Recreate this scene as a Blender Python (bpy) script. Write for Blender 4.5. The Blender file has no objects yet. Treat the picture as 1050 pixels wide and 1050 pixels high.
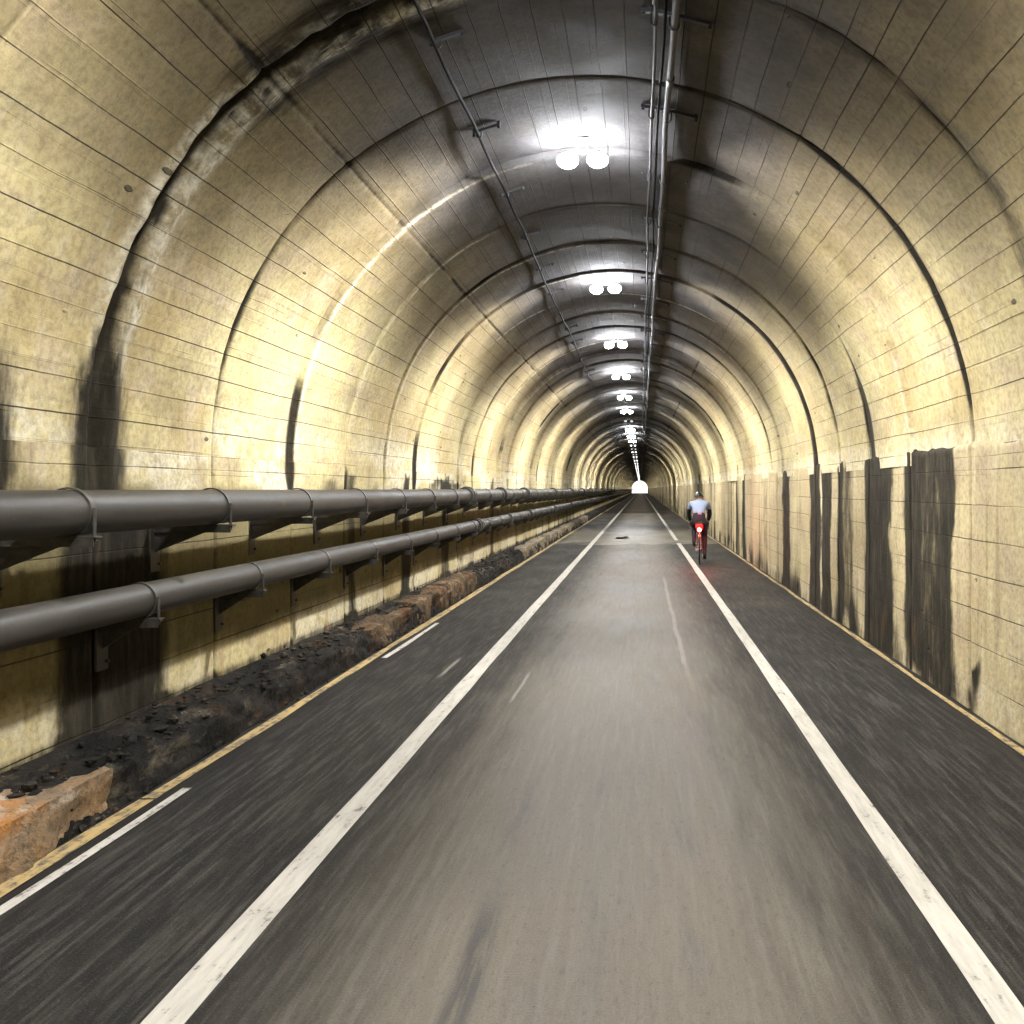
import bpy, bmesh, math, random
import numpy as np
from mathutils import Vector, Matrix

random.seed(7)
RNG = np.random.default_rng(11)
scene = bpy.context.scene
COL = scene.collection
R = math.radians

# ------------------------------------------------------------------ numbers
EYE = 1.68                       # camera height
CX, CZ, RAD = -0.36, 1.93, 2.88  # vault centre and radius
XR, XL = 2.50, -3.24             # inner faces of the side walls
Y0, Y1 = -14.0, 335.0            # tunnel from behind the camera to the far portal
JOINT0, JSTEP = 0.85, 1.55       # construction joints every 1.55 m

# ------------------------------------------------------------------ helpers
def tag(o, label=None, cat=None, group=None, kind=None):
    if label: o['label'] = label
    if cat: o['category'] = cat
    if group: o['group'] = group
    if kind: o['kind'] = kind
    return o

def link(name, me, mats=None, parent=None, smooth=False):
    o = bpy.data.objects.new(name, me)
    COL.objects.link(o)
    if mats:
        for m in (mats if isinstance(mats, (list, tuple)) else [mats]):
            me.materials.append(m)
    if parent: o.parent = parent
    if smooth:
        me.polygons.foreach_set('use_smooth', np.ones(len(me.polygons), dtype=bool))
    return o

def empty(name, loc=(0, 0, 0), rz=0.0):
    o = bpy.data.objects.new(name, None)
    o.empty_display_size = 0.1
    o.location = loc; o.rotation_euler = (0, 0, rz)
    COL.objects.link(o)
    return o

class MB:
    """collects shapes into one mesh"""
    def __init__(self): self.v = []; self.f = []
    def add(self, vs, fs):
        n = len(self.v)
        self.v += [tuple(p) for p in vs]
        self.f += [tuple(i + n for i in f) for f in fs]
    def box(self, c, s, rot=None, bev=0.0):
        bm = bmesh.new()
        bmesh.ops.create_cube(bm, size=1.0)
        bmesh.ops.scale(bm, vec=Vector(s), verts=bm.verts)
        if bev > 0:
            bmesh.ops.bevel(bm, geom=list(bm.edges), offset=bev, segments=2, profile=0.5, affect='EDGES')
        if rot is not None:
            bmesh.ops.rotate(bm, cent=(0, 0, 0), matrix=rot, verts=bm.verts)
        bmesh.ops.translate(bm, vec=Vector(c), verts=bm.verts)
        bm.verts.index_update()
        self.add([v.co[:] for v in bm.verts], [[v.index for v in f.verts] for f in bm.faces])
        bm.free()
    def tube(self, pts, r, n=10, cap=True):
        pts = [Vector(p) for p in pts]
        rs = r if isinstance(r, (list, tuple)) else [r] * len(pts)
        vs = []; prev = None
        for i, p in enumerate(pts):
            t = (pts[min(i + 1, len(pts) - 1)] - pts[max(i - 1, 0)]).normalized()
            if prev is None:
                a = Vector((0, 0, 1)) if abs(t.z) < 0.9 else Vector((1, 0, 0))
                u = t.cross(a).normalized()
            else:
                u = (prev - t * prev.dot(t)).normalized()
            prev = u
            w = t.cross(u)
            for k in range(n):
                a = 2 * math.pi * k / n
                vs.append(p + (u * math.cos(a) + w * math.sin(a)) * rs[i])
        fs = []
        for i in range(len(pts) - 1):
            for k in range(n):
                k2 = (k + 1) % n
                fs.append((i * n + k, i * n + k2, (i + 1) * n + k2, (i + 1) * n + k))
        if cap:
            fs.append(tuple(range(n - 1, -1, -1)))
            fs.append(tuple((len(pts) - 1) * n + k for k in range(n)))
        self.add(vs, fs)
    def lathe(self, prof, n=20, M=None):
        """profile of (radius, height) turned about z, then moved by M"""
        vs = []; fs = []
        for (r, z) in prof:
            for k in range(n):
                a = 2 * math.pi * k / n
                vs.append(Vector((r * math.cos(a), r * math.sin(a), z)))
        for i in range(len(prof) - 1):
            for k in range(n):
                k2 = (k + 1) % n
                fs.append((i * n + k, i * n + k2, (i + 1) * n + k2, (i + 1) * n + k))
        if prof[0][0] > 1e-5: fs.append(tuple(range(n - 1, -1, -1)))
        if prof[-1][0] > 1e-5: fs.append(tuple((len(prof) - 1) * n + k for k in range(n)))
        if M is not None: vs = [M @ v for v in vs]
        self.add(vs, fs)
    def prism(self, poly, axis, a, b):
        """polygon in the plane across axis ('y': poly is (x,z)), from a to b"""
        def P(p, t): return (p[0], t, p[1]) if axis == 'y' else ((t, p[0], p[1]) if axis == 'x' else (p[0], p[1], t))
        n = len(poly)
        self.add([P(p, a) for p in poly] + [P(p, b) for p in poly],
                 [tuple(range(n)), tuple(range(2 * n - 1, n - 1, -1))] +
                 [(i, i + n, (i + 1) % n + n, (i + 1) % n) for i in range(n)])
    def torus(self, c, Rm, r, n=40, m=10, axis='x'):
        vs = []; fs = []
        for i in range(n):
            a = 2 * math.pi * i / n
            for j in range(m):
                b = 2 * math.pi * j / m
                d = Rm + r * math.cos(b); t = r * math.sin(b)
                p = (t, d * math.cos(a), d * math.sin(a)) if axis == 'x' else (d * math.cos(a), t, d * math.sin(a))
                vs.append((c[0] + p[0], c[1] + p[1], c[2] + p[2]))
        for i in range(n):
            for j in range(m):
                fs.append((i * m + j, ((i + 1) % n) * m + j, ((i + 1) % n) * m + (j + 1) % m, i * m + (j + 1) % m))
        self.add(vs, fs)
    def mesh(self, name):
        me = bpy.data.meshes.new(name)
        me.from_pydata(self.v, [], self.f)
        bm = bmesh.new(); bm.from_mesh(me)
        bmesh.ops.recalc_face_normals(bm, faces=bm.faces)
        bm.to_mesh(me); bm.free()
        me.update()
        return me
    def build(self, name, mat, parent=None, smooth=False):
        return link(name, self.mesh(name), mat, parent, smooth)

def smooth_angle(o, deg=35):
    me = o.data
    me.polygons.foreach_set('use_smooth', np.ones(len(me.polygons), dtype=bool))
    try:
        me.set_sharp_from_angle(angle=R(deg))
    except Exception:
        pass

# numpy value noise ------------------------------------------------
def _h(i, j, s):
    x = (i.astype(np.int64) * 374761393 + j.astype(np.int64) * 668265263 + s * 1274126177) & 0xFFFFFFFF
    x = ((x ^ (x >> 13)) * 1274126177) & 0xFFFFFFFF
    x = x ^ (x >> 16)
    return (x & 0xFFFF) / 65535.0
def vnoise(x, y, s=0):
    i = np.floor(x); j = np.floor(y); fx = x - i; fy = y - j
    fx = fx * fx * (3 - 2 * fx); fy = fy * fy * (3 - 2 * fy)
    a = _h(i, j, s); b = _h(i + 1, j, s); c = _h(i, j + 1, s); d = _h(i + 1, j + 1, s)
    return (a * (1 - fx) + b * fx) * (1 - fy) + (c * (1 - fx) + d * fx) * fy
def fbm(x, y, s=0, o=4):
    t = 0; a = .5; n = 0
    for k in range(o):
        t = t + a * vnoise(x, y, s + k * 17); n += a; x = x * 2.03; y = y * 2.03; a *= .5
    return t / n
def sstep(a, b, x):
    t = np.clip((x - a) / (b - a), 0, 1); return t * t * (3 - 2 * t)
def bump(x, c, w): return np.exp(-((x - c) / w) ** 2)

# ------------------------------------------------------------------ materials
class NT:
    def __init__(self, name):
        self.m = bpy.data.materials.new(name); self.m.use_nodes = True
        self.t = self.m.node_tree; self.n = self.t.nodes
        self.n.clear()
        self.out = self.n.new('ShaderNodeOutputMaterial')
        self.b = self.n.new('ShaderNodeBsdfPrincipled')
        self.t.links.new(self.b.outputs[0], self.out.inputs[0])
        self.tc = None
    def L(self, a, b): self.t.links.new(a, b)
    def setin(self, sock, v):
        if hasattr(v, 'links') or isinstance(v, bpy.types.NodeSocket): self.L(v, sock)
        elif isinstance(v, (tuple, list)) and sock.type == 'RGBA' and len(v) == 3: sock.default_value = (*v, 1)
        else: sock.default_value = v
    def obj(self):
        if self.tc is None: self.tc = self.n.new('ShaderNodeTexCoord')
        return self.tc.outputs['Object']
    def attr(self, name):
        a = self.n.new('ShaderNodeAttribute'); a.attribute_name = name; return a.outputs['Fac']
    def sep(self, v):
        s = self.n.new('ShaderNodeSeparateXYZ'); self.L(v, s.inputs[0]); return s.outputs
    def comb(self, x, y, z):
        c = self.n.new('ShaderNodeCombineXYZ')
        for k, v in enumerate((x, y, z)): self.setin(c.inputs[k], v)
        return c.outputs[0]
    def scale(self, v, s):
        m = self.n.new('ShaderNodeVectorMath'); m.operation = 'MULTIPLY'
        self.L(v, m.inputs[0]); m.inputs[1].default_value = s; return m.outputs[0]
    def math(self, op, a, b=0.0, c=None, clamp=False):
        m = self.n.new('ShaderNodeMath'); m.operation = op; m.use_clamp = clamp
        self.setin(m.inputs[0], a); self.setin(m.inputs[1], b)
        if c is not None: self.setin(m.inputs[2], c)
        return m.outputs[0]
    def noise(self, v, s, d=4, r=.55, dist=0.0):
        n = self.n.new('ShaderNodeTexNoise'); self.L(v, n.inputs['Vector'])
        n.inputs['Scale'].default_value = s; n.inputs['Detail'].default_value = d
        n.inputs['Roughness'].default_value = r; n.inputs['Distortion'].default_value = dist
        return n.outputs['Fac']
    def voro(self, v, s, feat='F1'):
        n = self.n.new('ShaderNodeTexVoronoi'); n.feature = feat; self.L(v, n.inputs['Vector'])
        n.inputs['Scale'].default_value = s; return n.outputs
    def map(self, v, a, b, c=0.0, d=1.0):
        m = self.n.new('ShaderNodeMapRange'); m.clamp = True; m.interpolation_type = 'SMOOTHSTEP'
        self.setin(m.inputs[0], v)
        for k, x in enumerate((a, b, c, d)): self.setin(m.inputs[k + 1], x)
        return m.outputs[0]
    def mix(self, f, a, b, mode='MIX'):
        m = self.n.new('ShaderNodeMix'); m.data_type = 'RGBA'; m.blend_type = mode
        self.setin(m.inputs[0], f); self.setin(m.inputs[6], a); self.setin(m.inputs[7], b)
        return m.outputs[2]
    def bump(self, h, strength=.3, dist=.02, nrm=None):
        b = self.n.new('ShaderNodeBump'); b.inputs['Strength'].default_value = strength
        b.inputs['Distance'].default_value = dist; self.L(h, b.inputs['Height'])
        if nrm is not None: self.L(nrm, b.inputs['Normal'])
        return b.outputs[0]
    def fin(self, col=None, rough=None, nrm=None, metal=0.0, spec=.5, emit=None, estr=0.0):
        if col is not None: self.setin(self.b.inputs['Base Color'], col)
        if rough is not None: self.setin(self.b.inputs['Roughness'], rough)
        if nrm is not None: self.L(nrm, self.b.inputs['Normal'])
        self.setin(self.b.inputs['Metallic'], metal)
        self.setin(self.b.inputs['Specular IOR Level'], spec)
        if emit is not None:
            self.setin(self.b.inputs['Emission Color'], emit); self.b.inputs['Emission Strength'].default_value = estr
        return self.m

def simple(name, col, rough=.6, metal=0.0, spec=.5, var=.25, sc=8.0, bmp=.0):
    t = NT(name)
    v = t.obj()
    n = t.noise(v, sc, 5, .6)
    f = t.map(n, .3, .7)
    dark = tuple(c * (1 - var) for c in col); lite = tuple(min(1, c * (1 + var)) for c in col)
    nr = t.bump(t.noise(v, sc * 6, 4), bmp, .01) if bmp else None
    return t.fin(t.mix(f, dark, lite), t.map(n, .3, .7, max(.05, rough - .08), min(1, rough + .08)), nr, metal, spec)

def concrete(name, wall=False, left=False):
    t = NT(name)
    v = t.obj(); x, y, z = t.sep(v)
    arc = t.attr('arc')
    p = t.comb(y, arc, 0.0)
    # large tint patches: tan, cream, pinkish grey
    big = t.noise(p, .55, 5, .6)
    med = t.noise(t.scale(p, (1.0, 1.0, 1)), 2.3, 6, .62)
    fine = t.noise(v, 22, 6, .7)
    col = t.mix(t.map(big, .36, .62), (.42, .335, .165), (.60, .525, .285))
    col = t.mix(t.map(med, .45, .72), col, (.50, .42, .29))
    dirt = t.noise(t.scale(p, (.8, 1.2, 1)), 1.1, 8, .68, .3)
    col = t.mix(t.map(dirt, .48, .72, 0, .52), col, (.150, .120, .066))
    lime = t.noise(t.scale(p, (1.3, .8, 1)), 2.1, 9, .72, .6)
    col = t.mix(t.map(lime, .53, .68, 0, .36), col, (.66, .60, .44))
    pink = t.noise(t.scale(p, (.7, 1.6, 1)), 1.7, 6, .6)
    col = t.mix(t.map(pink, .52, .70, 0, .45), col, (.43, .345, .245))
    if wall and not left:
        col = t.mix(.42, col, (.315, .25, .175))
    # formwork boards: rows along the tunnel, one panel between joints
    br = t.n.new('ShaderNodeTexBrick')
    br.offset = 0.0; br.squash = 1.0
    wob = t.math('MULTIPLY', t.math('SUBTRACT', t.noise(p, 1.3, 3), .5), .022)
    yy = t.math('SUBTRACT', y, JOINT0)
    t.L(t.comb(yy, t.math('ADD', arc, wob), 0.0), br.inputs['Vector'])
    br.inputs['Scale'].default_value = 1.0
    br.inputs['Brick Width'].default_value = JSTEP
    br.inputs['Row Height'].default_value = .215 if not wall else .26
    br.inputs['Mortar Size'].default_value = .0055
    br.inputs['Mortar Smooth'].default_value = .35
    br.inputs['Bias'].default_value = 0.0
    br.inputs['Color1'].default_value = (0, 0, 0, 1); br.inputs['Color2'].default_value = (1, 1, 1, 1)
    br.inputs['Mortar'].default_value = (.5, .5, .5, 1)
    boards = t.math('MULTIPLY', br.outputs['Color'], 1.0)
    col = t.mix(t.math('MULTIPLY', t.math('SUBTRACT', boards, .0), .36), col, t.mix(.5, col, (.20, .165, .095)))
    # second, narrower board rhythm
    row = .2 if not wall else .26
    u1 = t.math('DIVIDE', t.math('ADD', arc, wob), row)
    d1 = t.math('ABSOLUTE', t.math('SUBTRACT', t.math('FRACT', u1), .5))
    rowid = t.math('FLOOR', t.math('ADD', u1, .5))
    l1 = t.map(d1, .5 - .0055 / row, .5 - .0015 / row)
    gate = t.noise(t.comb(t.math('MULTIPLY', y, .33), t.math('MULTIPLY', rowid, 3.71), 0.0), 1.0, 4, .6)
    thin = t.map(gate, .40, .56, .12, 1.0)
    u2 = t.math('DIVIDE', t.math('ADD', arc, t.math('MULTIPLY', wob, 1.6)), .137)
    d2 = t.math('ABSOLUTE', t.math('SUBTRACT', t.math('FRACT', u2), .5))
    l2 = t.math('MULTIPLY', t.map(d2, .5 - .004 / .137, .5 - .001 / .137), .5)
    g2 = t.noise(t.comb(t.math('MULTIPLY', y, .5), t.math('MULTIPLY', t.math('FLOOR', t.math('ADD', u2, .5)), 2.37), 3.0), 1.0, 3, .6)
    lines = t.math('MAXIMUM', t.math('MULTIPLY', l1, thin), t.math('MULTIPLY', l2, t.map(g2, .55, .66)))
    # streaks that run down the lining
    st = t.noise(t.scale(p, (5.5, .45, 1)), 1.0, 6, .62)
    col = t.mix(t.math('MULTIPLY', t.map(st, .52, .74), .55 if wall else .32), col, (.115, .09, .055))
    pst = t.noise(t.scale(p, (7.0, .6, 1)), 1.3, 5, .6)
    col = t.mix(t.math('MULTIPLY', t.map(pst, .58, .74), .40), col, (.62, .58, .44))
    # traffic soot plus painted-in dimness on the crown and shoulders
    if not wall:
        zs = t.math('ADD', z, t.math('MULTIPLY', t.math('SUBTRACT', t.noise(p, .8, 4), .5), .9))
        grime_shade = t.map(zs, 2.9, 4.0)
        col = t.mix(t.math('MULTIPLY', grime_shade, .80), col, t.mix(t.map(med, .3, .7), (.090, .068, .036), (.185, .145, .080)))
        soot_shade = t.map(zs, 3.75, 4.72)
        col = t.mix(t.math('MULTIPLY', soot_shade, .93), col, t.mix(t.map(med, .3, .7), (.031, .031, .037), (.074, .073, .081)))
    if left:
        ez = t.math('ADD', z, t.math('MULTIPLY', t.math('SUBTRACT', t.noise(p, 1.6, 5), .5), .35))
        olive_shade = t.math('MULTIPLY', t.map(ez, .42, .60), t.map(ez, 1.74, 1.58))
        col = t.mix(t.math('MULTIPLY', olive_shade, .80), col, t.mix(t.map(med, .3, .7), (.055, .045, .016), (.125, .10, .038)))  # olive darkening paints in the shade behind the pipes
    # efflorescence, pale lime and painted-in lit bands
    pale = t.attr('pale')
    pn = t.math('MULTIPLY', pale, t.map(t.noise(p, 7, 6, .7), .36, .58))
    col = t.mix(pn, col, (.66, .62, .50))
    # dark water stains (shape stored on the mesh, edges broken here)
    dk = t.attr('dark')
    dn = t.noise(t.scale(p, (4.0, .9, 1)), 2.6, 6, .68)
    dd = t.math('ADD', dk, t.math('MULTIPLY', t.math('SUBTRACT', dn, .5), t.math('MULTIPLY', t.map(dk, .02, .25), 1.0)))
    dmask = t.map(dd, .16, .86, 0, .97)
    dcol = t.mix(t.map(t.noise(t.scale(p, (9, 1.2, 1)), 1.5, 5, .65), .42, .7), (.003, .003, .0027), (.034, .029, .022))
    col = t.mix(dmask, col, dcol)
    # rusty seep
    rs = t.math('MULTIPLY', t.map(t.noise(t.scale(p, (2.2, .9, 1)), 1.7, 5, .6), .60, .74), t.map(z, .75, .15))
    col = t.mix(t.math('MULTIPLY', rs, .75 if left else .35), col, (.20, .085, .022))
    # bolt holes and pop-outs
    vo = t.voro(t.scale(p, (.75, 1.8, 1)), 1.9)
    hole = t.map(t.math('ADD', vo['Distance'], t.math('MULTIPLY', fine, .02)), .060, .085, 1, 0)
    hole = t.math('MULTIPLY', hole, t.map(t.noise(p, 2.9, 2), .44, .50))
    col = t.mix(t.math('MULTIPLY', hole, .8), col, (.03, .025, .018))
    col = t.mix(t.math('MULTIPLY', lines, .88), col, (.018, .014, .009))
    col = t.mix(t.map(fine, .62, .30, 0, .62), col, t.mix(.6, col, (.03, .025, .02)))
    h = t.math('ADD', t.math('MULTIPLY', fine, .35), t.math('MULTIPLY', med, .9))
    h = t.math('SUBTRACT', h, t.math('MULTIPLY', lines, .9))
    h = t.math('ADD', h, t.math('MULTIPLY', boards, .35))
    h = t.math('SUBTRACT', h, t.math('MULTIPLY', hole, .8))
    nr = t.bump(h, .7, .022)
    rough = t.math('SUBTRACT', t.map(med, .3, .7, .66, .88), t.math('MULTIPLY', dmask, .08))
    spec = t.map(dmask, 0, .7, .28, .12)
    if not wall: spec = t.math('MULTIPLY', spec, t.map(z, 3.4, 4.3, 1.0, .45))
    return t.fin(col, t.math('ADD', rough, .1), nr, 0.0, spec)

def asphalt(name):
    t = NT(name)
    v = t.obj(); x, y, z = t.sep(v)
    stretch = t.scale(v, (1.0, .10, 1.0))
    streak = t.noise(stretch, 7.0, 6, .68)
    streak2 = t.noise(t.scale(v, (1.0, .05, 1)), 26.0, 4, .7)
    agg = t.noise(v, 110, 3, .75)
    agg2 = t.voro(v, 85)['Color']
    patch = t.noise(t.scale(v, (1, .4, 1)), .9, 5, .6)
    # worn pale running lane between the white lines, dark unworn margins
    ax = t.math('ABSOLUTE', t.math('ADD', x, .16))
    ax = t.math('ADD', ax, t.math('MULTIPLY', t.math('SUBTRACT', streak, .5), .55))
    lane = t.map(ax, .35, 1.38, 1, 0)
    lane = t.math('MULTIPLY', lane, t.map(patch, .25, .7, .72, 1.0))
    col = t.mix(lane, (.0120, .0116, .0120), (.130, .113, .090))
    col = t.mix(t.math('MULTIPLY', t.map(streak2, .42, .70), .38), col, t.mix(.45, col, (.26, .25, .225)))
    col = t.mix(t.math('MULTIPLY', t.map(streak, .48, .72), .55), col, (.026, .024, .022))
    # aggregate
    col = t.mix(t.map(agg, .52, .72, 0, .42), col, t.mix(.28, col, (.42, .39, .34)))
    col = t.mix(t.map(agg, .48, .28, 0, .55), col, (.022, .021, .02))
    mid = t.noise(t.scale(v, (1, .35, 1)), 42, 4, .7)
    col = t.mix(t.map(mid, .52, .74, 0, .14), col, t.mix(.32, col, (.40, .39, .36)))
    col = t.mix(t.map(mid, .46, .30, 0, .35), col, (.012, .012, .012))
    # long tar seam, a skid mark, a pale joint
    def band(x0, w, ya, yb, fade):
        bx = t.math('ADD', t.math('SUBTRACT', x, x0), t.math('MULTIPLY', t.math('SUBTRACT', t.noise(v, .7, 3), .5), .10))
        f = t.map(t.math('ABSOLUTE', bx), w, w * .35, 0, 1)
        f = t.math('MULTIPLY', f, t.map(y, ya, ya + fade))
        return t.math('MULTIPLY', f, t.map(y, yb, yb - fade))
    sk = t.math('MULTIPLY', band(-.60, .075, 1.6, 4.1, .7), t.map(streak2, .36, .58))
    col = t.mix(t.math('MULTIPLY', sk, .85), col, (.028, .027, .028))
    sm = t.math('MULTIPLY', band(.43, .035, 7.5, 18.5, 2.0), t.map(t.noise(v, 2, 4), .2, .5))
    col = t.mix(t.math('MULTIPLY', sm, .3), col, (.42, .39, .33))
    sc1 = t.math('MULTIPLY', band(-1.02, .02, 7.2, 8.6, .3), .8)
    sc2 = t.math('MULTIPLY', band(-1.80, .025, 8.2, 9.3, .3), .8)
    col = t.mix(t.math('MAXIMUM', sc1, sc2), col, (.22, .21, .19))
    # painted lamp sheen on a wet stretch, and a resurfacing edge, far down the lane
    wy = t.math('ADD', y, t.math('MULTIPLY', t.math('SUBTRACT', t.noise(v, .8, 4), .5), 6.0))
    wet_sheen = t.math('MULTIPLY', t.map(wy, 28.5, 29.4), t.map(wy, 43, 38))
    col = t.mix(t.math('MULTIPLY', wet_sheen, .32), col, (.26, .24, .19))
    edge = t.math('MULTIPLY', t.map(wy, 28.2, 28.7), t.map(wy, 29.3, 28.8))
    col = t.mix(t.math('MULTIPLY', edge, .3), col, (.40, .37, .30))
    # dark grime against both walls
    gr = t.math('MAXIMUM', t.map(x, 2.12, 2.42), t.map(x, -2.38, -2.62))
    gr = t.math('MULTIPLY', gr, t.map(patch, .32, .55, .25, 1))
    col = t.mix(t.math('MULTIPLY', gr, .8), col, (.016, .015, .014))
    h = t.math('ADD', agg, t.math('MULTIPLY', agg2, .8))
    nr = t.bump(h, .45, .006)
    rough = t.math('SUBTRACT', t.map(patch, .3, .7, .52, .68), t.math('MULTIPLY', wet_sheen, .10))
    rough = t.math('SUBTRACT', rough, t.math('MULTIPLY', lane, t.map(streak, .3, .7, .04, .16)))
    return t.fin(col, t.math('ADD', rough, .04), nr, 0, t.map(lane, 0, 1, .14, .55))

def paint(name, col, worn=.45):
    t = NT(name)
    v = t.obj()
    n = t.noise(v, 14, 6, .72); s = t.noise(t.scale(v, (1, .12, 1)), 20, 5, .7)
    f = t.map(t.math('ADD', t.math('MULTIPLY', n, .6), t.math('MULTIPLY', s, .5)), worn, worn + .12)
    c = t.mix(f, (.085, .078, .068), t.mix(t.map(s, .35, .65), tuple(k * .78 for k in col), col))
    return t.fin(c, .62, t.bump(t.noise(v, 110, 3), .3, .004), 0, .4)

M = {}
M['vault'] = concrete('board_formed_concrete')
M['wall'] = concrete('stained_wall_concrete', wall=True)
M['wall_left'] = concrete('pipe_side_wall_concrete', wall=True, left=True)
M['asphalt'] = asphalt('worn_asphalt')
M['white'] = paint('worn_white_paint', (.52, .50, .46), .375)
M['thinwhite'] = paint('thin_white_paint', (.50, .48, .45), .43)
M['yellow'] = paint('worn_yellow_paint', (.42, .31, .14), .455)
M['steel'] = simple('galvanised_conduit', (.085, .085, .092), .7, .1, .25, .2, 5)
M['strut'] = simple('dark_strut_steel', (.035, .036, .042), .55, .3, .5, .3, 9)
M['cable'] = simple('black_cable_sheath', (.009, .009, .011), .8, 0, .15, .3, 12)
M['housing'] = simple('lamp_housing_enamel', (.55, .55, .55), .45, .0, .5, .2, 9)
M['bracket'] = simple('bracket_steel', (.042, .038, .032), .5, .35, .5, .4, 14, .2)
M['band'] = simple('pipe_band_steel', (.060, .058, .055), .45, .45, .5, .35, 14)

def pipe_mat():
    t = NT('painted_iron_pipe')
    v = t.obj()
    n = t.noise(t.scale(v, (1, .3, 1)), 6, 6, .65); f = t.noise(v, 40, 4, .7)
    c = t.mix(t.map(n, .35, .7), (.017, .0165, .016), (.034, .031, .028))
    c = t.mix(t.map(t.noise(t.scale(v, (1, .5, 1)), 2.2, 6, .7), .62, .72, 0, .7), c, (.105, .062, .03))
    c = t.mix(t.map(f, .66, .76, 0, .6), c, (.22, .20, .17))
    x, y, z = t.sep(v)
    return t.fin(c, t.map(n, .3, .7, .40, .60), t.bump(t.math('ADD', f, n), .12, .01), 0.0, .5)
M['pipe'] = pipe_mat()

def rubble_mat(name, a, b, c_, rust):
    t = NT(name)
    v = t.obj()
    n = t.noise(v, 2.6, 7, .68, .4); f = t.noise(v, 30, 6, .7); w = t.voro(v, 9)['Distance']
    c = t.mix(t.map(n, .36, .66), a, b)
    c = t.mix(t.map(t.noise(t.scale(v, (1, .6, 1.4)), 4.2, 6, .7), .52, .68), c, c_)
    c = t.mix(t.map(t.noise(t.scale(v, (1, .7, 1)), 3.1, 5, .65, .6), .53, .66, 0, .85), c, rust)
    c = t.mix(t.map(f, .55, .3, 0, .7), c, tuple(k * .3 for k in a))
    h = t.math('ADD', t.math('MULTIPLY', n, 1.2), t.math('ADD', t.math('MULTIPLY', f, .5), t.math('MULTIPLY', w, .6)))
    return t.fin(c, t.map(f, .3, .7, .7, .95), t.bump(h, .9, .04), 0, .14)
M['kerb_dark'] = rubble_mat('sooty_kerb_concrete', (.004, .004, .004), (.018, .016, .014), (.080, .068, .050), (.034, .021, .012))
M['block_orange'] = rubble_mat('orange_stained_concrete', (.20, .15, .105), (.34, .215, .11), (.46, .40, .33), (.40, .17, .04))
M['block_rust'] = rubble_mat('rusty_concrete', (.045, .033, .024), (.15, .10, .058), (.25, .19, .125), (.085, .036, .016))
M['block_pale'] = rubble_mat('limed_concrete', (.12, .10, .075), (.27, .23, .17), (.38, .34, .26), (.10, .06, .03))

def emitter(name, col, s):
    t = NT(name)
    return t.fin((.8, .8, .8), .4, None, 0, .5, col, s)
M['lens'] = emitter('lamp_lens_lit', (.93, .96, 1.0), 400.0)
M['lens_far'] = emitter('lamp_lens_far', (1.0, .97, .94), 6.0)
M['lens_dim'] = emitter('lamp_lens_faint', (1.0, .96, .9), .9)
M['ground'] = simple('dry_ground', (.42, .38, .30), .9, 0, .3, .2, .2)

# ------------------------------------------------------------------ camera
cam_d = bpy.data.cameras.new('camera')
cam = bpy.data.objects.new('camera', cam_d); COL.objects.link(cam)
cam.location = (0, 0, EYE); cam.rotation_euler = (R(90), 0, 0)
cam_d.sensor_width = 36; cam_d.lens = 950 / 1050 * 36
cam_d.shift_x = -132 / 1050; cam_d.shift_y = -23.5 / 1050
cam_d.clip_start = .05; cam_d.clip_end = 6000
scene.camera = cam

# ------------------------------------------------------------------ tunnel lining
def rows():
    ys = set()
    k0 = int(math.floor((Y0 - JOINT0) / JSTEP)) + 1
    k = k0
    ys.add(Y0); ys.add(Y1)
    y = Y0
    while y < Y1:
        ys.add(round(y, 4))
        y += .25 if y < 1.9 else (.05 if y < 17 else (.15 if y < 40 else .6))
    while JOINT0 + k * JSTEP < Y1:
        j = JOINT0 + k * JSTEP
        if j < 1.9: off = (-.05, -.02, 0, .02, .05)
        elif j < 18: off = (-.06, -.035, -.022, -.012, -.006, 0, .006, .012, .022, .035, .06)
        elif j < 60: off = (-.06, -.025, 0, .025, .06)
        else: off = (-.08, -.03, .0, .03, .08)
        for d in off: ys.add(round(j + d, 4))
        k += 1
    for d in np.arange(-.36, .42, .013): ys.add(round(5.5 + d, 4))
    a = np.array(sorted(q for q in ys if Y0 <= q <= Y1))
    keep = np.concatenate(([True], np.diff(a) > .003))
    return a[keep]
YS = rows()
NJ = 260
jr = RNG.random((NJ, 6))
segA = (jr[:, 0] - .5) * .055; segB = (jr[:, 1] - .5) * .055
jstr = .35 + .65 * jr[:, 2]

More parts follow.
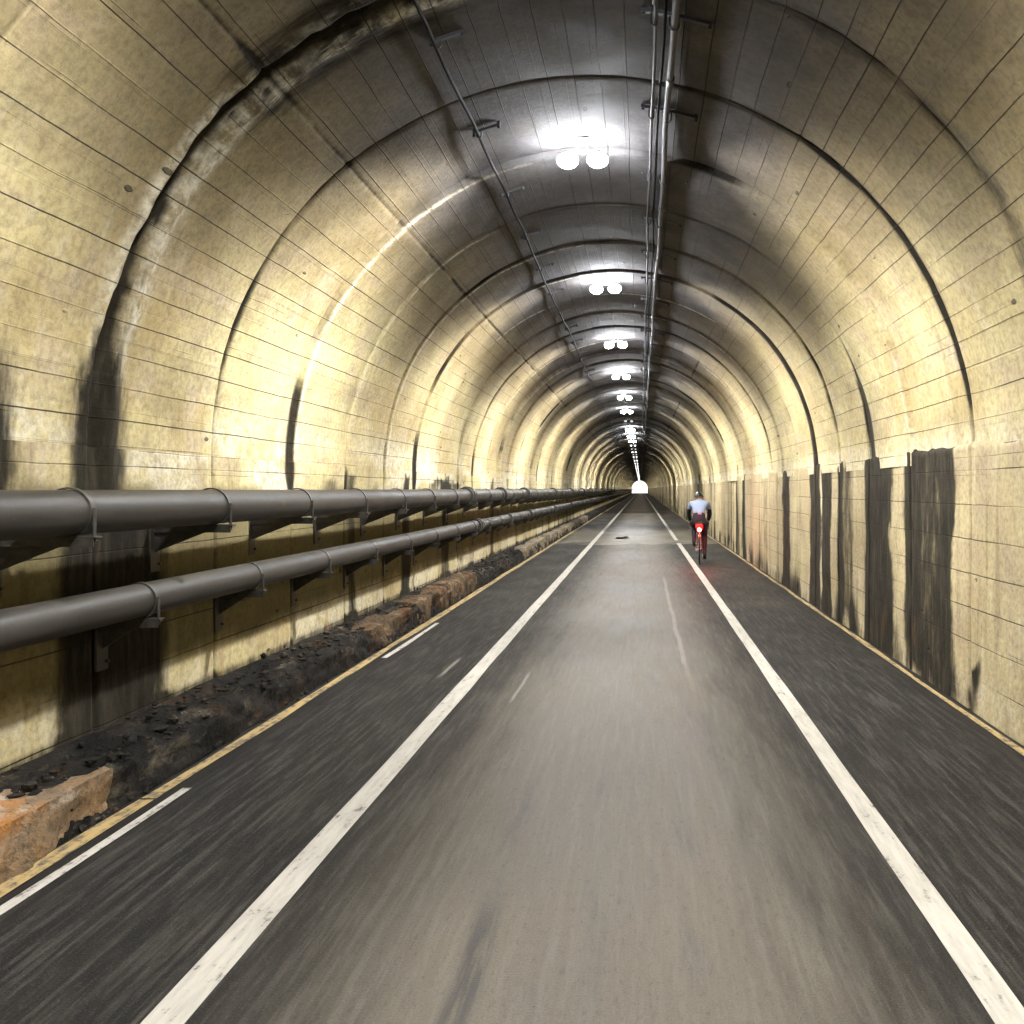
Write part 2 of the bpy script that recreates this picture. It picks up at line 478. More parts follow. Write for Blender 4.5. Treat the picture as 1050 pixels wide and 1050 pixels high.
def lining_fields(arcp, Y, phi):
    """radial offset (outwards positive) and the stain fields of the vault; phi: 0 right springing, pi left springing"""
    kf = (Y - JOINT0) / JSTEP
    k = np.floor(kf).astype(int); fr = kf - k
    ki = np.clip(k + 20, 0, NJ - 2)
    r = segA[ki] * (1 - fr) + segB[ki] * fr
    r = r - .020 * np.sin(np.pi * fr) * (.4 + jr[ki, 3])
    r = r + .05 * (fbm(Y * .35, phi * 1.6, 3) - .5) + .018 * (fbm(Y * 2.0, arcp * 2.2, 5) - .5)
    # nearest joint
    jn = np.round(kf).astype(int); jd = Y - (JOINT0 + jn * JSTEP)
    ji = np.clip(jn + 20, 0, NJ - 1)
    wav = .020 * (fbm(arcp * 1.7, jn * 3.1, 9, 3) - .5)
    wav = wav + .020 * (fbm(arcp * 11, jn * 1.7, 13, 3) - .5)
    jdw = jd + wav
    brk = sstep(.40, .68, fbm(arcp * 1.1, jn * 7.7, 21, 3))
    s = jstr[ji] * (.35 + .65 * brk)
    wj = .016 + .016 * jr[ji, 4]
    far = sstep(25, 70, Y)
    wj = wj + .02 * far
    r = r + (.35 + .65 * sstep(8, 26, Y)) * (.06 * (fr - .5) * np.where(ki % 3 == 0, 1.0, .25) - .03 * np.sin(np.pi * fr) * (ki % 2))
    r = r + .020 * s * bump(jdw, 0, wj)
    dark = .72 * s * brk * bump(jdw, 0, wj * 1.2) * (1 - .55 * far)
    halo = .42 * s * bump(jd, 0, .16) * sstep(.45, .7, fbm(arcp * .9, jn * 5.3, 33, 3))
    dark = dark + halo
    pale = .7 * bump(jd, .05, .022) * sstep(.5, .62, fbm(arcp * .55, jn * 2.9, 41, 2)) * (jr[ji, 5] > .45)
    L = sstep(1.75, 1.95, phi)   # left half
    # the wide broken joint nearest on the left
    d = Y - 5.5 + .06 * (fbm(arcp * 2.5, Y * 2, 51) - .5) + .045 * (fbm(arcp * 9, Y * 3, 52, 3) - .5)
    near = (np.abs(Y - 5.5) < .6) * L
    rag = fbm(arcp * 9, Y * 14, 55, 4)
    rag2 = fbm(arcp * 5, Y * 3, 57, 3)
    ridge = bump(d, -.125, .055) * (.5 + .8 * rag2) + bump(d, .145, .075) * (.6 + .6 * rag2)
    r = r + near * (-.038 * ridge + .045 * bump(d, -.01, .085) + .035 * (rag - .5) * bump(d, 0, .20))
    lowL = sstep(2.75, 3.1, phi)
    dark = dark + near * (1.0 * bump(d, -.02, .085) + .30 * (rag > .6) * bump(d, 0, .2)
                          + .95 * bump(np.abs(d), .26, .17) * (.45 + .55 * rag2) * (1 - sstep(2.15, 2.7, phi)) + .75 * lowL * bump(d, .02, .22))
    pale = pale + near * (1.25 * bump(d, .16, .085) + 1.0 * bump(d, -.15, .045) * (.4 + rag2)) * (1 - .85 * lowL)
    # its right half: a broad brown stain
    rt = 1 - sstep(1.30, 1.55, phi)
    dark = dark + rt * .50 * bump(Y, 5.5 + .05 * np.sin(arcp * 3), .14) * sstep(.05, .35, phi)
    dark = dark + rt * .55 * bump(Y + .06 * (fbm(arcp * 2, Y, 61) - .5), 7.05, .05)
    # dark leak that climbs the shoulder above the stained bays
    t1 = 1 - sstep(.36, .62, phi)
    w1 = .15 * (1 - .75 * sstep(0, .55, phi))
    lk = Y + .08 * (fbm(arcp * 2.2, 3.3, 63, 3) - .5)
    dark = dark + t1 * 1.05 * bump(lk, 10.05, w1) * (phi < .7)
    pale = pale + t1 * .5 * bump(lk, 9.97, .04) * (phi < .6)
    t2 = 1 - sstep(.75, 1.15, phi)
    dark = dark + t2 * .95 * bump(Y + .05 * (fbm(arcp * 2.2, 1.3, 65, 3) - .5), 13.27, .085 * (1.25 - phi * .8).clip(.35, 2))
    # left: pale strip painting in the highlight at the 8.6 m joint, dark toe below it
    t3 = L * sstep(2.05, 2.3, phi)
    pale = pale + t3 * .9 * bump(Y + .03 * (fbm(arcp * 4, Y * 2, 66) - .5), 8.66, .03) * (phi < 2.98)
    dark = dark + L * sstep(2.8, 2.95, phi) * .9 * bump(Y, 8.58, .06)
    dark = dark + L * sstep(2.9, 3.0, phi) * .8 * bump(Y, 13.2, .09)
    dark = dark + L * sstep(2.85, 3.12, phi) * (.9 * bump(Y, 4.59, .19) + .6 * bump(Y, 5.5, .34))
    # the longitudinal pour joint on each shoulder
    for ph, st in ((R(130), .8), (R(57), .75)):
        wl = (phi - ph) * RAD + .03 * (fbm(Y * .6, 2.2, 71, 3) - .5)
        on = sstep(.40, .56, fbm(Y * .28, ph * 9, 73, 2)) if ph < 1.5 else (.55 + .45 * vnoise(Y * .7, Y * 0, 75))
        dark = dark + 1.25 * st * on * (.35 + .65 * sstep(.25, .55, fbm(Y * 1.7, ph * 5, 77, 3))) * bump(wl, 0, .021)
        r = r + .012 * on * bump(wl, 0, .016)
    # rough lime band just above the springing
    pale = pale + .75 * sstep(.38, .56, fbm(Y * 1.1, arcp * 3, 141)) * sstep(2.96, 3.12, phi + .10 * (fbm(Y * 1.1, arcp * 1.5, 79) - .5)) + .5 * (1 - sstep(.02, .12, phi))
    return r, np.clip(dark, 0, 1.1), np.clip(pale, 0, 1)

def grid_mesh(name, P, arc, dark, pale, mat, parent, flip=False):
    """P: (rows, cols, 3)"""
    nr, nc = P.shape[:2]
    me = bpy.data.meshes.new(name)
    idx = np.arange(nr * nc).reshape(nr, nc)
    q = np.stack([idx[:-1, :-1], idx[1:, :-1], idx[1:, 1:], idx[:-1, 1:]], -1).reshape(-1, 4)
    if flip: q = q[:, ::-1]
    me.vertices.add(nr * nc); me.vertices.foreach_set('co', P.reshape(-1).astype(np.float32))
    me.loops.add(q.size); me.loops.foreach_set('vertex_index', np.ascontiguousarray(q).reshape(-1).astype(np.int32))
    me.polygons.add(len(q))
    me.polygons.foreach_set('loop_start', np.arange(0, q.size, 4, dtype=np.int32))
    me.update(calc_edges=True)
    for nm, a in (('arc', arc), ('dark', dark), ('pale', pale)):
        at = me.attributes.new(nm, 'FLOAT', 'POINT')
        at.data.foreach_set('value', np.ascontiguousarray(a).reshape(-1).astype(np.float32))
    me.validate()
    return link(name, me, mat, parent, smooth=True)

tunnel = empty('concrete_tunnel', (0, 0, 0))
tag(tunnel, 'long arched tunnel of stained board-marked concrete running straight to daylight', 'tunnel')

NC = 150
ph = np.linspace(-.012, math.pi, NC)
ph = np.unique(np.round(np.concatenate([ph] + [R(a) + np.array([-.02, -.012, -.006, 0, .006, .012, .02]) for a in (130, 57)]), 5))
PH, YY = np.meshgrid(ph, YS)
ARC = PH * RAD + CZ
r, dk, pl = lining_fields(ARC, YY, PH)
rr = RAD + r
P = np.stack([CX + rr * np.cos(PH), YY, CZ + rr * np.sin(PH)], -1)
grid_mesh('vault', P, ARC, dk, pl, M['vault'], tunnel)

# right wall: bays stained black by seepage, rough top edge
zs = np.concatenate([np.linspace(-.15, 1.7, 34), np.linspace(1.74, 2.08, 12)])
ZZ, YW = np.meshgrid(zs, YS)
off = .018 * (fbm(YW * 1.6, ZZ * 2.0, 81) - .5) + .03 * (fbm(YW * .4, ZZ * .7, 83) - .5)
jn = np.round((YW - JOINT0) / JSTEP); jd = YW - (JOINT0 + jn * JSTEP)
off = off + .022 * bump(jd, 0, .02)
top = 2.065 + .11 * (fbm(YW * 2.2, YW * 0 + .5, 85, 3) - .5)
Zr = np.where(ZZ > 1.7, 1.7 + (ZZ - 1.7) / (2.08 - 1.7) * (top - 1.7), ZZ)
dkw = np.zeros_like(YW)
def stain(y0, y1, z0, z1, s, soft=.06, sd=0):
    e = .13 * (fbm(YW * 1.2, ZZ * 1.7, 90 + sd) - .5) * 2 + .16 * (fbm(YW * 6, ZZ * 2.6, 91 + sd, 4) - .5)
    soft = soft * 1.7
    m = sstep(y0 - soft, y0 + soft, YW + e) * (1 - sstep(y1 - soft, y1 + soft, YW + e))
    zt = Zr + .22 * (fbm(YW * 5, YW * 0, 95 + sd) - .5)
    return s * m * sstep(z0 - .45, z0 + .35, zt + .35 * (fbm(YW * 7, YW * 0, 96 + sd, 3) - .5)) * (1 - sstep(z1 - .04, z1 + .03, zt))
dkw += stain(7.42, 8.80, .12, 2.3, .80, .05, 1) + stain(8.35, 8.75, .10, 2.3, .30, .05, 2)
dkw += stain(7.42, 7.72, .5, 2.3, .35, .05, 9)
dkw += stain(9.0, 9.35, .05, 2.0, .30, .05, 13)
dkw += stain(9.30, 10.35, -.2, 2.3, 1.0, .06, 3)
dkw += stain(10.95, 11.7, .0, 2.02, .58, .10, 4) + stain(11.5, 11.75, -.1, 1.98, .55, .07, 14)
dkw += stain(12.15, 12.80, -.2, 2.0, .95, .05, 5) + stain(12.9, 13.7, -.2, 2.3, 1.0, .07, 6)
dkw += stain(15.6, 16.3, -.2, 1.98, .85, .08, 7)
dkw += stain(6.85, 7.06, .10, .36, 1.1, .05, 8)
for i in range(30):
    yy0 = 17.0 + i * 1.75 + random.uniform(-.4, .4)
    dkw += stain(yy0, yy0 + random.uniform(.12, .6), random.uniform(-.4, .5), random.choice([1.95, 2.02, 1.0, .6, 2.3]),
                 random.uniform(.3, .8), .15, 20 + i)
dkw += .36 * sstep(8.5, 11, YW) * (1 - .6 * sstep(.2, 1.6, ZZ)) * sstep(.40, .62, fbm(YW * 2.4, ZZ * .25, 97, 3))
dkw += .45 * (1 - sstep(.05, .5, ZZ)) * sstep(.40, .60, fbm(YW * 1.4, ZZ * 1.5, 98, 3))
dkw += .42 * sstep(10, 30, YW) * sstep(.45, .62, fbm(YW * .8, ZZ * .15, 99, 3))
dkw += .45 * bump(jd, 0, .02) * sstep(.4, .6, fbm(YW * .3, ZZ * 2, 101, 2))
plw = .85 * bump(Zr, 2.06, .05) * sstep(.35, .55, fbm(YW * 1.5, ZZ * 3, 103)) + .25 * bump(Zr, .12, .14)
plw += .7 * bump(YW, 12.83, .05) + .6 * bump(YW, 10.85, .05) * sstep(1.3, 1.9, Zr)
ev = 1 - sstep(16, 22, YW) * .3
PW = np.stack([XR + off, YW, Zr], -1)
PW[:, -1, 0] = XR + .16   # the top turns back to the vault
PW[:, -2, 0] = XR + .035
grid_mesh('side_wall', PW, Zr, np.clip(dkw, 0, 1.1), np.clip(plw, 0, 1) * ev, M['wall'], tunnel, flip=True)

# left wall behind the pipes
zs2 = np.linspace(-.15, 1.93, 36)
ZZ, YW = np.meshgrid(zs2, YS)
off = .018 * (fbm(YW * 1.6, ZZ * 2.0, 111) - .5) + .03 * (fbm(YW * .4, ZZ * .7, 113) - .5)
jn = np.round((YW - JOINT0) / JSTEP); jd = YW - (JOINT0 + jn * JSTEP)
off = off + .022 * bump(jd, 0, .02)
rpi = lining_fields(np.full_like(YS, math.pi * RAD + CZ), YS, np.full_like(YS, math.pi))[0][:, None]
bl = sstep(1.45, 1.9, ZZ)
off = off * (1 - bl) + rpi * bl
Zr = ZZ
dkl = .5 * bump(jd, 0, .03)
dkl += stain(5.22, 5.82, -.3, 2.5, 1.0, .14, 121) + stain(5.3, 6.3, -.3, 1.5, .9, .14, 120) + stain(9.3, 9.9, 1.72, 1.84, .75, .16, 122)
dkl += stain(4.40, 4.78, 1.2, 2.5, .85, .12, 123) + stain(14.2, 16.6, 1.62, 1.82, .8, .06, 124)
dkl += sstep(1.5, 1.75, ZZ) * (.9 * bump(YW, 8.58, .06) + .8 * bump(YW, 13.2, .09))
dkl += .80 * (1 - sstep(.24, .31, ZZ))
dkl += stain(10.2, 10.5, -.3, 1.9, .7, .06, 125) + stain(12.6, 13.0, -.3, 1.9, .9, .06, 126) + stain(15.0, 15.6, -.3, 1.9, .7, .06, 127)
for i in range(26):
    yy0 = 17.5 + i * 2.1 + random.uniform(-.6, .6)
    dkl += stain(yy0, yy0 + random.uniform(.15, .6), -.3, random.choice([1.0, 1.9, .6]), random.uniform(.3, .8), .08, 130 + i)
pll = .8 * sstep(1.62, 1.72, ZZ) * sstep(.40, .56, fbm(YW * 1.1, ZZ * 3, 141)) + .55 * (1 - sstep(.45, .62, ZZ)) * sstep(.40, .6, fbm(YW * .9, ZZ * .8, 143))  # low pale band paints in the light passing under the pipes
PW = np.stack([XL - off, YW, ZZ], -1)
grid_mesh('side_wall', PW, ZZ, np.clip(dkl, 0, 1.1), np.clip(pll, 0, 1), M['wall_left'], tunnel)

# portal rim at the far end
mb = MB()
n = 48
inner = [(XR + .0, 0)] + [(CX + RAD * math.cos(math.pi * k / n), CZ + RAD * math.sin(math.pi * k / n)) for k in range(n + 1)] + [(XL, 0)]
outer = [(XR + .9, 0)] + [(CX + (RAD + .9) * math.cos(math.pi * k / n), CZ + (RAD + .9) * math.sin(math.pi * k / n)) for k in range(n + 1)] + [(XL - .9, 0)]
vs = []; fs = []
for (p, q) in zip(inner, outer):
    vs += [(p[0], Y1 + .01, p[1]), (q[0], Y1 + .01, q[1]), (q[0], Y1 + .6, q[1]), (p[0], Y1 + .6, p[1])]
for i in range(len(inner) - 1):
    for k in range(4):
        k2 = (k + 1) % 4
        fs.append((i * 4 + k, i * 4 + k2, (i + 1) * 4 + k2, (i + 1) * 4 + k))
mb.add(vs, fs)
mb.build('portal_arch', simple('portal_concrete', (.38, .33, .24), .8, 0, .3, .2, 3), tunnel)

# ------------------------------------------------------------------ ground, road, kerb
def sheet(name, x0, x1, y0, y1, z, mat, nx=1, ny=1):
    xs = np.linspace(x0, x1, nx + 1); ys = np.linspace(y0, y1, ny + 1)
    vs = [(x, y, z) for y in ys for x in xs]
    fs = [(j * (nx + 1) + i, j * (nx + 1) + i + 1, (j + 1) * (nx + 1) + i + 1, (j + 1) * (nx + 1) + i) for j in range(ny) for i in range(nx)]
    me = bpy.data.meshes.new(name); me.from_pydata(vs, [], fs); me.update()
    return link(name, me, mat)
tag(sheet('ground', -2500, 2500, -2500, 2500, -.12, M['ground']), kind='structure')
tag(sheet('road', -2.80, 2.56, Y0, 408, 0.0, M['asphalt'], 4, 40), kind='structure')

def ribbon(name, xc, w, spans, mat, z=.004, wob=.006, sd=0, step=.35):
    vs = []; fs = []
    for (a, b) in spans:
        nseg = max(2, int((b - a) / step)); base = len(vs)
        for i in range(nseg + 1):
            y = a + (b - a) * i / nseg
            e = [(vnoise(np.array(y * .9), np.array(s + sd * 3.7), 5).item() - .5) * wob * 2 for s in (0, 9)]
            taper = 1.0
            vs += [(xc - w / 2 * taper + e[0], y, z), (xc + w / 2 * taper + e[1], y, z)]
        for i in range(nseg):
            k = base + 2 * i
            fs.append((k, k + 1, k + 3, k + 2))
    me = bpy.data.meshes.new(name); me.from_pydata(vs, [], fs); me.update()
    return tag(link(name, me, mat), kind='structure')
HL = EYE
ribbon('lane_line', -.893 * HL, .135, [(Y0, 120), (120, 408)], M['white'], sd=1)
ribbon('lane_line', .698 * HL, .125, [(Y0, 28.7), (30.3, 120), (120, 408)], M['white'], sd=2)
ribbon('edge_line', -2.665, .085, [(Y0, 5.0), (5.02, 120)], M['yellow'], z=.005, wob=.014, sd=3)
ribbon('edge_line', -2.545, .055, [(Y0, 5.2), (9.2, 11.6)], M['thinwhite'], wob=.012, sd=4)
ribbon('edge_line', 2.432, .052, [(Y0, 120)], M['yellow'], z=.005, wob=.018, sd=5)

# broken sooty kerb and ledge under the pipes
ysk = np.concatenate([np.arange(Y0, 2, .25), np.arange(2, 22, .045), np.arange(22, 60, .16), np.arange(60, Y1, 1.0), [Y1]])
prof = [(-2.735, -.05), (-2.74, .04), (-2.752, .11), (-2.77, .175), (-2.80, .225), (-2.85, .243), (-2.93, .247), (-3.02, .247), (-3.10, .248), (-3.18, .248), (-3.27, .25)]
t_ = np.linspace(0, 1, 31)
px = np.interp(t_, np.linspace(0, 1, len(prof)), [p[0] for p in prof]); pz = np.interp(t_, np.linspace(0, 1, len(prof)), [p[1] for p in prof])
TT, YK = np.meshgrid(t_, ysk)
amp = .11 * (fbm(YK * 1.3, TT * 3, 201, 5) - .5) + .10 * (fbm(YK * 5, TT * 9, 203, 4) - .5)
amp = amp + .05 * (np.floor(fbm(YK * 2.3, TT * 4.5, 207, 2) * 6) / 6 - .5)
amp = amp * np.minimum(1, (1 - TT) * 6) * np.minimum(1, TT * 5 + .15)
KX = np.interp(TT, t_, px) + amp * .7; KZ = np.interp(TT, t_, pz) + amp - .045 * np.minimum(1, TT * 3) * (fbm(YK * .45, YK * 0, 205, 2))
KX = np.where(TT > .97, -3.27, KX)
PK = np.stack([KX, YK, KZ], -1)
zero = np.zeros_like(YK)
k = grid_mesh('kerb', PK, zero, zero, zero, M['kerb_dark'], None)
tag(k, kind='structure')

_bm = bmesh.new(); bmesh.ops.create_icosphere(_bm, subdivisions=1, radius=1.0); _bm.verts.index_update()
ICO_V = [v.co[:] for v in _bm.verts]; ICO_F = [[v.index for v in f.verts] for f in _bm.faces]; _bm.free()

def rubble():
    """loose chips and grit on the ledge and against the yellow line"""
    rg = np.random.default_rng(77); mb = MB()
    for _ in range(1500):
        y = 2.2 + 30 * rg.random() ** 1.5
        q = rg.random()
        x = -3.2 + .32 * rg.random() if q < .45 else -2.98 + .27 * rg.random() ** .7
        iy = int(np.argmin(np.abs(ysk - y)))
        z = float(np.interp(x, KX[iy][::-1], np.maximum.accumulate(KZ[iy])[::-1])) if q < .45 or x < -2.76 else .01
        sz = float(np.exp(rg.normal(-4.35, .5)))
        sz = min(sz, .045)
        sx_, sy_, sz_ = sz * rg.uniform(.7, 1.3), sz * rg.uniform(.8, 1.6), sz * rg.uniform(.4, .9)
        a = rg.uniform(0, 6.28); ca, sa = math.cos(a), math.sin(a)
        vs = []
        for b in ICO_V:
            k = rg.uniform(.72, 1.18)
            bx, by, bz = b[0] * k * sx_, b[1] * k * sy_, b[2] * k * sz_
            vs.append((x + bx * ca - by * sa, y + bx * sa + by * ca, z + bz + sz_ * .35))
        mb.add(vs, ICO_F)
    o = mb.build('rubble', rubble_mat('sooty_rubble', (.012, .011, .010), (.05, .043, .035), (.16, .14, .11), (.06, .032, .014)))
    tag(o, 'dark crumbled concrete and grit along the kerb below the pipes', 'rubble', kind='stuff')
rubble()

def rock(name, y0, y1, x0, x1, z0, z1, mat, sd, label, group, rough=.05):
    """a broken length of kerb: a dense box pushed about by noise"""
    L = y1 - y0; W = x1 - x0; H = z1 - z0
    bm = bmesh.new(); bmesh.ops.create_cube(bm, size=1.0)
    bmesh.ops.scale(bm, vec=(W, L, H), verts=bm.verts)
    bmesh.ops.bevel(bm, geom=list(bm.edges), offset=min(W, H) * .16, segments=2, profile=.6, affect='EDGES')
    bmesh.ops.subdivide_edges(bm, edges=[e for e in bm.edges if abs(e.verts[0].co.y - e.verts[1].co.y) > .3], cuts=int(L / .07), use_grid_fill=True)
    for _ in range(2):
        bmesh.ops.subdivide_edges(bm, edges=[e for e in bm.edges if e.calc_length() > .06], cuts=1, use_grid_fill=True)
    bmesh.ops.triangulate(bm, faces=[f for f in bm.faces if len(f.verts) > 4])
    bm.normal_update()
    co = np.array([v.co[:] for v in bm.verts]); nn = np.array([v.normal[:] for v in bm.verts])
    st_ = fbm(co[:, 1] * 1.9 + sd, co[:, 2] * 3 + co[:, 0] * 3, sd + 3, 2)
    d = rough * 1.5 * (fbm(co[:, 1] * 3.2 + co[:, 0] * 2, co[:, 2] * 5 + co[:, 0] * 4, sd, 5) - .5)
    d += rough * .7 * (fbm(co[:, 1] * 14 + 3, co[:, 2] * 16 + co[:, 0] * 15, sd + 7, 4) - .5)
    d += rough * 1.6 * (np.floor(st_ * 7) / 7 + .5 * sstep(.6, 1, (st_ * 7) % 1) / 7 - .5)
    for v, a, q in zip(bm.verts, d, nn):
        v.co += Vector(q * a)
    me = bpy.data.meshes.new(name); bm.to_mesh(me); bm.free()
    o = link(name, me, mat, None, smooth=True); smooth_angle(o, 32)
    o.location = ((x0 + x1) / 2, (y0 + y1) / 2, (z0 + z1) / 2)
    tag(o, label, 'kerb block', group)
    return o
KG = 'broken kerb blocks along the pipe wall'
rock('kerb_block', 2.3, 4.85, -3.06, -2.72, -.03, .25, M['block_orange'], 347, 'orange-stained broken concrete kerb block lying nearest, beside the yellow line', KG, .06)
rock('kerb_block', 9.5, 11.2, -3.02, -2.75, -.03, .25, M['block_rust'], 303, 'dark rusty kerb block in front of two other rusty blocks under the pipes', KG, .07)
rock('kerb_block', 11.4, 13.2, -3.02, -2.74, -.03, .29, M['block_rust'], 305, 'middle one of the three rusty brown kerb blocks by the yellow line', KG, .06)
rock('kerb_block', 13.35, 15.5, -3.02, -2.74, -.03, .31, M['block_rust'], 307, 'tan and rust kerb block, farthest of the three rusty blocks', KG, .05)
for i in range(9):
    a = 22.0 + i * 3.0
    rock('kerb_block', a, a + 2.6, -3.0, -2.75, -.03, .30, M['block_pale'], 311 + i * 2,
         'pale limed kerb block far along the pipe wall beyond the dark kerb', KG, .04)

# ------------------------------------------------------------------ pipes on the left wall
PIPES = [(-2.85, 1.566, .114), (-3.00, 1.014, .100)]
plabels = ['thick dark iron pipe along the left wall, the upper of the two at eye height',
           'slimmer dark iron pipe running below the thick pipe on the left wall']
coup = [[15.2, 18.8, 22.6], [16.9, 20.8, 24.6]]
for q, (x, z, r) in enumerate(PIPES):
    root = empty('wall_pipe', (x, 0, z))
    tag(root, plabels[q], 'pipe', 'pipes on the left wall')
    mb = MB()
    ys = [Y0] + [Y0 + 6 * i for i in range(1, int((Y1 - Y0) / 6))] + [Y1 - .4]
    pts = [(.006 * math.sin(y * .7 + q), y, .004 * math.sin(y * 1.1 + q * 2)) for y in ys]
    mb.tube(pts, r, 40)
    o = mb.build('pipe_run', M['pipe'], root); smooth_angle(o, 40)
    cl = coup[q] + [30 + 7.5 * i + q * 1.6 for i in range(10)]
    for ci, y in enumerate(cl):
        mb = MB()
        Mx = Matrix.Translation((0, y, 0)) @ Matrix.Rotation(R(-90), 4, 'X')
        if ci != 1:
            pr = [(r + .002, -.20), (r + .03, -.20), (r + .03, -.155), (r + .012, -.145), (r + .014, -.05), (r + .042, -.045), (r + .042, -.012),
                  (r + .036, -.004), (r + .036, .004), (r + .042, .012), (r + .042, .045), (r + .014, .05), (r + .012, .15), (r + .03, .155), (r + .03, .2), (r + .002, .2)]
        else:
            pr = [(r + .002, -.06), (r + .038, -.055), (r + .038, -.008), (r + .03, -.004), (r + .03, .004), (r + .038, .008), (r + .038, .055), (r + .002, .06)]
        mb.lathe(pr, 32, Mx)
        for b in range(8):
            a = 2 * math.pi * b / 8 + .2
            mb.tube([((r + .026) * math.cos(a), y - .06, (r + .026) * math.sin(a)), ((r + .026) * math.cos(a), y + .06, (r + .026) * math.sin(a))], .009, 6)
        o = mb.build('coupling', M['band'], root); smooth_angle(o, 40)

def bracket_proto(x, z, r):
    """steel arm on the wall, gusset, and the strap round the pipe"""
    root = empty('pipe_bracket')
    mb = MB()
    xw = XL - x                                     # wall, relative to the pipe axis
    tip = r + .035
    mb.box(((xw + tip) / 2, 0, -r - .012), (tip - xw, .065, .010), bev=.002)
    mb.box(((xw + tip) / 2, -.030, -r - .038), (tip - xw - .02, .008, .042))
    mb.build('support_arm', M['bracket'], root)
    mb = MB()
    mb.prism([(xw, -r - .019), (tip - .09, -r - .019), (xw + .02, -r - .19), (xw, -r - .19)], 'y', -.004, .004)
    mb.build('gusset', M['bracket'], root)
    mb = MB()
    mb.box((xw + .008, .0, -r - .15), (.016, .12, .34), bev=.003)
    for dz in (-.12, .10):
        mb.tube([(xw + .01, .035, -r - .15 + dz), (xw + .035, .035, -r - .15 + dz)], .011, 6)
    mb.build('wall_plate', M['bracket'], root)
    mb = MB()
    n = 36; vs = []; fs = []
    for i in range(n):
        a = 2 * math.pi * i / n
        for (rad, yy) in ((r + .001, -.018), (r + .009, -.018), (r + .009, .018), (r + .001, .018)):
            vs.append((rad * math.cos(a), yy, rad * math.sin(a)))
    for i in range(n):
        for k in range(4):
            fs.append((i * 4 + k, i * 4 + (k + 1) % 4, ((i + 1) % n) * 4 + (k + 1) % 4, ((i + 1) % n) * 4 + k))
    mb.add(vs, fs)
    mb.tube([(r + .012, 0, .02), (r + .012, 0, -r - .045)], .009, 8)
    mb.box((r + .012, 0, -r - .022), (.034, .034, .012))
    o = mb.build('strap', M['band'], root); smooth_angle(o, 40)
    return root

def children_of(o): return [c for c in COL.objects if c.parent == o]
def copy_tree(o, parent=None):
    c = o.copy(); COL.objects.link(c)
    if parent is not None: c.parent = parent
    for ch in kids[o.name]: copy_tree(ch, c)
    return c
kids = {}
def index_tree(o):
    kids[o.name] = children_of(o)
    for ch in kids[o.name]: index_tree(ch)

ORD = ['nearest', 'second', 'third', 'fourth', 'fifth', 'sixth', 'seventh', 'eighth', 'ninth', 'tenth']
for q, (x, z, r) in enumerate(PIPES):
    proto = bracket_proto(x, z, r); index_tree(proto)
    y0 = 4.62 if q == 0 else 5.55
    nm = 'thick upper pipe' if q == 0 else 'slim lower pipe'
    for i in range(62):
        o = proto if i == 0 else copy_tree(proto)
        o.location = (x, y0 + 1.535 * i, z)
        if i < 7:
            lab = '%s steel bracket and strap holding the %s, counted from the front' % (ORD[i], nm)
        elif y0 + 1.535 * i < coup[q][0]:
            lab = 'small steel bracket on the %s just before its first coupling' % nm
        else:
            lab = 'tiny steel bracket under the %s beyond its first coupling' % nm
        tag(o, lab, 'bracket', 'brackets under the %s' % nm)

# ------------------------------------------------------------------ conduits, cable and their straps
def ceil_z(x): return CZ + math.sqrt(RAD ** 2 - (x - CX) ** 2)
for (x, z, r, m, lab, nm) in (
        (.085, 4.675, .012, 'steel', 'thin grey steel conduit along the crown, left of the thicker conduit', 'ceiling_conduit'),
        (.215, 4.655, .024, 'steel', 'thicker bright steel conduit along the crown, right of the thin one', 'ceiling_conduit'),
        (.145, 4.700, .011, 'cable', 'black cable running between the two steel conduits on the crown', 'ceiling_cable')):
    root = empty(nm, (x, 0, z))
    tag(root, lab, 'conduit' if m == 'steel' else 'cable', 'conduits along the crown')
    mb = MB()
    pts = []; y = Y0
    while y < Y1 - .5:
        pts.append((.008 * math.sin(y * .9 + x * 20) + .005 * math.sin(y * 2.3), y, -.006 * abs(math.sin((y - 1.35) * math.pi / 1.55)) + .0))
        y += .38 if y < 40 else 1.55
    pts.append((0, Y1 - .5, 0))
    mb.tube(pts, r, 12)
    o = mb.build('conduit_run' if m == 'steel' else 'cable_run', M[m], root); smooth_angle(o, 50)
    if m == 'steel':
        for i in range(22):
            mb = MB(); yy = 2.6 + i * 3.05 + (1.1 if r > .02 else 0)
            mb.tube([(0, yy - .05, -.003), (0, yy + .05, -.003)], r * 1.35, 12)
            o = mb.build('coupling', M['strut'], root); smooth_angle(o, 50)

